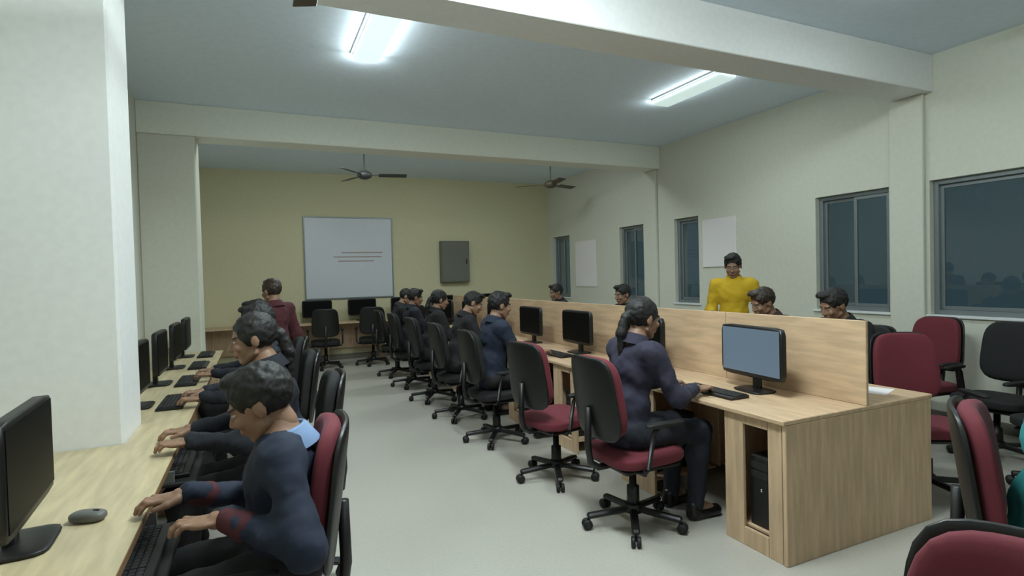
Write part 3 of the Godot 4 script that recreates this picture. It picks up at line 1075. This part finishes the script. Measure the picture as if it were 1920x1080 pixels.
func build_fittings() -> void:
	# whiteboard on the end wall
	var r := thing("whiteboard", "white board hung on the olive end wall", "whiteboard", W(1.645, 1.92, T1))
	part("panel", box_mesh(Vector3(0, 0, 0.014), Vector3(1.60, 1.50, 0.018), 0.002), M.board, r)
	var m := mb()
	for s in [-1, 1]:
		cbox(m, Vector3(s * 0.81, 0, 0.016), Vector3(0.024, 1.55, 0.028), 0.004)
		cbox(m, Vector3(0, s * 0.762, 0.016), Vector3(1.596, 0.024, 0.028), 0.004)
	part("frame", done(m), M.alu, r)
	m = mb()
	for row in [[0.10, -0.15, 0.62], [0.02, -0.30, 0.60], [-0.06, -0.22, 0.45]]:
		cbox(m, Vector3((row[1] + row[2]) * 0.5, row[0], 0.0245), Vector3(row[2] - row[1], 0.022, 0.001), 0.0)
	part("pen_strokes", done(m), M.ink, r)
	# steel box on the end wall
	r = thing("wall_cabinet", "grey metal box fixed to the end wall beside the whiteboard", "cabinet", W(3.72, 1.40, T1))
	part("case", box_mesh(Vector3(0, 0.42, 0.07), Vector3(0.60, 0.84, 0.136), 0.006), M.panel_grey, r)
	var d := part("door", box_mesh(Vector3(0, 0.42, 0.144), Vector3(0.56, 0.80, 0.012), 0.004), M.panel_grey, r)
	part("handle", box_mesh(Vector3(0.23, 0.42, 0.158), Vector3(0.02, 0.10, 0.018), 0.004), M.black, d)
	# white notices on the window wall
	r = thing("notice_board", "white notice board on the window wall behind the person in yellow", "notice board", W(X1, 1.55, 5.93))
	part("panel", box_mesh(Vector3(-0.012, 0.34, 0), Vector3(0.02, 0.68, 0.62), 0.003), M.paper, r)
	r = thing("notice_board", "white notice board on the window wall nearest the whiteboard wall", "notice board", W(X1, 1.25, 9.42))
	part("panel", box_mesh(Vector3(-0.012, 0.45, 0), Vector3(0.02, 0.90, 0.75), 0.003), M.paper, r)
	# fans
	ceiling_fan(W(0.30, HC, 2.72), 0.46, 0.0, "brown ceiling fan just before the white beam", M.fan)
	ceiling_fan(W(1.55, HC, 8.65), 0.42, 20.0, "dark grey ceiling fan in the end bay, before the whiteboard", M.fan_grey)
	ceiling_fan(W(4.75, HC, 8.65), 0.42, 50.0, "brown ceiling fan in the end bay, on the window side", M.fan)

func place_equipment() -> void:
	var MX := 2.80
	var nth := ["first", "second", "third", "fourth", "fifth", "sixth", "seventh"]
	for k in 7:
		var t := TT + UNIT * k
		var st := t + 0.68
		if k == 0:
			copy(PROTO.lit_monitor, W(MX, TOP, 2.55), 84.0, "monitor with a lit blue-grey screen at the open end of the tables")
		else:
			copy(PROTO.monitor, W(MX, TOP, st), 90.0, "black monitor with a dark screen on the %s table from the open end, aisle side" % nth[k], "dark monitors on the joined tables")
		copy(PROTO.keyboard, W(2.56, TOP, st), 90.0, "black keyboard before the lit monitor" if k == 0 else "black keyboard on the %s table from the open end" % nth[k], "keyboards on the joined tables")
		copy(PROTO.computer_tower, W(TL + 0.26, 0.113, t + 0.205), 90.0, "black computer tower in the slot of the open end table" if k == 0 else "black computer tower in the slot of the %s table from the open end" % nth[k], "computer towers in the table slots")
		if k > 0:
			copy(PROTO.monitor, W(3.22, TOP, st), -90.0, "black monitor behind the divider on the %s table from the open end" % nth[k], "monitors on the window side of the tables")
	# sheet of paper on the window side of the open end table
	var p := part("paper_sheet", box_mesh(Vector3(0, 0.0008, 0), Vector3(0.21, 0.0016, 0.297), 0.0), M.paper, self, W(3.40, TOP, 2.25))
	tag(p, "white paper sheet on the open end table behind its divider", "paper")
	p.rotation_degrees.y = 20
	# wall desk
	copy(PROTO.monitor, W(-0.64, TOP, 2.10), -86.0, "black monitor on the wall desk before the white pillar")
	copy(PROTO.computer_mouse, W(-0.52, TOP, 2.22), -110.0, "small grey mouse on the wall desk before the white pillar")
	for n in 4:
		var t: float = [4.15, 5.0, 5.9, 6.75][n]
		copy(PROTO.monitor, W(-0.68, TOP, t), -90.0, "black monitor on the wall desk, %s beyond the white pillar" % nth[n], "monitors on the wall desk between the pillars")
		copy(PROTO.keyboard, W(-0.50, TOP, t), -90.0, "black keyboard on the wall desk, %s beyond the white pillar" % nth[n], "keyboards on the wall desk")
	copy(PROTO.keyboard, W(-0.36, 0.66, 2.02), -90.0, "black keyboard on the tray before the person with the pale blue collar", "keyboards on the wall desk")
	copy(PROTO.keyboard, W(-0.36, 0.66, 3.02), -90.0, "black keyboard on the tray by the white pillar", "keyboards on the wall desk")
	# desk at the end wall
	for n in 6:
		var a := 0.2 + 0.8 * n
		copy(PROTO.monitor, W(a, TOP, 10.72), 180.0, "black monitor on the whiteboard wall desk, %s from the pillar end" % nth[n], "monitors on the desk at the whiteboard wall")
		copy(PROTO.black_office_chair, W(a + 0.05, 0, 10.0), rng.randf_range(-25, 25), "black office chair at the whiteboard wall desk, %s from the pillar end" % nth[n], "black chairs at the whiteboard wall")
	# empty chairs
	copy(PROTO.office_chair, W(1.98, 0, 3.62), -80.0, "empty maroon office chair on the aisle side, behind the nearest seated student", "empty maroon office chairs")
	copy(PROTO.office_chair, W(3.96, 0, 2.20), 150.0, "empty maroon office chair on the window side by the table end panel")
	copy(PROTO.office_chair, W(5.30, 0.0, 3.0), 84.0, "empty maroon office chair backed against the wall beneath the broad window")
	copy(PROTO.black_office_chair, W(4.74, 0, 1.78), 80.0, "black office chair standing out in the floor below the broad window")
	copy(PROTO.black_office_chair, W(5.16, 0, 2.36), 88.0, "black office chair against the wall beside the maroon one, below the broad window")
	copy(PROTO.black_office_chair, W(5.40, 0, 1.76), 95.0, "black office chair against the wall, second from the maroon one there")
	copy(PROTO.office_chair, W(0.93, 0, 0.37), 110.0, "empty maroon office chair standing in the open floor before the person in teal")

func chair_for(a: float, t: float, turn: float, label: String, group := "", black := false) -> void:
	copy(PROTO.black_office_chair if black else PROTO.office_chair, W(a, 0, t), turn, label, group)

func place_people() -> void:
	make_head()
	make_hand()
	var down := Basis(Vector3(1, 0, 0), -0.42)
	var level := Basis(Vector3(1, 0, 0), -0.16)
	var typing := make_pose(seated_joints(0.10, 0.12, Vector3(-0.13, 0.80, -0.35), Vector3(0.13, 0.80, -0.35)), level, "short", 21)
	var bowed := make_pose(seated_joints(0.24, 0.13, Vector3(-0.12, 0.79, -0.33), Vector3(0.16, 0.79, -0.38)), down * Basis(Vector3.UP, -0.25), "short", 31)
	var small := make_pose(seated_joints(0.02, 0.12, Vector3(-0.19, 0.81, -0.10), Vector3(0.14, 0.79, -0.25), 0.75), down * Basis(Vector3.UP, -0.15), "short", 71)
	var tied := make_pose(seated_joints(0.16, 0.11, Vector3(-0.14, 0.79, -0.34), Vector3(0.12, 0.79, -0.36)), level, "tied", 41)
	var standing := make_pose(standing_joints(1.66, Vector3(-0.20, 0.98, -0.22), Vector3(0.14, 1.02, -0.24)), Basis(Vector3(1, 0, 0), -0.30), "short", 51, 0.25)
	var standing_small := make_pose(standing_joints(1.50, Vector3(-0.22, 0.72, -0.06), Vector3(0.22, 0.72, -0.08)), level, "short", 61)
	# wall desk, facing the left wall
	var g := "students at the wall desk"
	person(small, W(0.01, 0, 2.02), 86.0, M.navy, M.charcoal, M.hair, "person in navy with a pale blue collar and maroon cuffs, at the wall desk", g, M.pale_blue, M.wine)
	chair_for(-0.05, 2.02, 86.0, "maroon office chair under the person with the pale blue collar")
	person(tied, W(0.06, 0, 3.02), 88.0, M.dark_navy, M.charcoal, M.hair, "person in dark navy seated by the white pillar", g)
	chair_for(0.08, 3.02, 88.0, "black office chair under the person by the white pillar", "", true)
	for t in [4.05, 5.05]:
		var near: bool = t < 4.5
		person(typing, W(0.04, 0, t), 90.0, M.dark_navy, M.charcoal, M.hair, "person in dark navy at the wall desk, %s beyond the white pillar" % ("first" if near else "second"), g)
		chair_for(0.06, t, 90.0, "black office chair at the wall desk, %s beyond the white pillar" % ("first" if near else "second"), "black chairs at the wall desk", true)
	person(standing_small, W(0.16, 0, 6.2), 40.0, M.wine, M.charcoal, M.hair_brown, "person in a dark maroon top standing by the wall desk")
	# aisle side of the tables, facing the window side
	g = "students on the aisle side of the tables"
	person(tied, W(2.02, 0, 2.72), -90.0, M.violet_navy, M.dark_navy, M.hair, "person in violet navy seated at the open end table", g)
	chair_for(2.00, 2.72, -90.0, "maroon office chair under the person in violet navy")
	var seats := [[4.70, "typing", "navy"], [5.68, "bowed", "charcoal"], [6.66, "tied", "charcoal"], [7.68, "typing", "dark_navy"], [8.64, "bowed", "charcoal"]]
	var poses := {"typing": typing, "bowed": bowed, "tied": tied}
	for n in seats.size():
		var s: Array = seats[n]
		var nth: String = ["", "first", "second", "third", "fourth"][n]
		var navy: bool = s[2] == "navy"
		person(poses[s[1]], W(1.98, 0, s[0]), -90.0, M[s[2]], M.charcoal, M.hair, "person in navy seated beyond the empty maroon chair" if navy else "person in dark clothes on the aisle side, %s beyond the person in navy" % nth, g)
		chair_for(1.96, s[0], -90.0, "black office chair under the person in navy beyond the empty maroon chair" if navy else "black office chair on the aisle side, %s beyond the person in navy" % nth, "black chairs on the aisle side of the tables", true)
	# window side of the tables, facing the aisle
	g = "students behind the divider"
	for s in [[2.88, "bowed", "charcoal", "hair", "person in black seated behind the divider at the open end table"], [3.54, "bowed", "brown_cloth", "hair_brown", "person in dark brown seated behind the divider beside the person in yellow"], [5.75, "typing", "charcoal", "hair", "person in black seated behind the divider, far along the tables"], [7.45, "typing", "charcoal", "hair", "person in black behind the divider, farthest along towards the whiteboard wall"]]:
		person(poses[s[1]], W(4.18, 0, s[0]), 90.0, M[s[2]], M.charcoal, M[s[3]], s[4], g)
		chair_for(4.20, s[0], 90.0, "black office chair " + ("at the open end table behind the divider" if s[0] < 3.0 else "beside the person in yellow" if s[0] < 4.0 else "on the window side of the tables, beyond the person in yellow" if s[0] < 7.0 else "on the window side of the tables, farthest towards the whiteboard wall"), "black chairs on the window side of the tables", true)
	person(typing, W(2.29, 0, 0.83), 205.0, M.teal, M.charcoal, M.hair, "person in a teal top seated away from the tables on a maroon chair")
	chair_for(2.29, 0.83, 205.0, "maroon office chair under the person in teal")
	person(standing, W(4.50, 0, 4.32), 128.0, M.yellow, M.charcoal, M.hair, "person in a bright yellow top standing behind the divider")
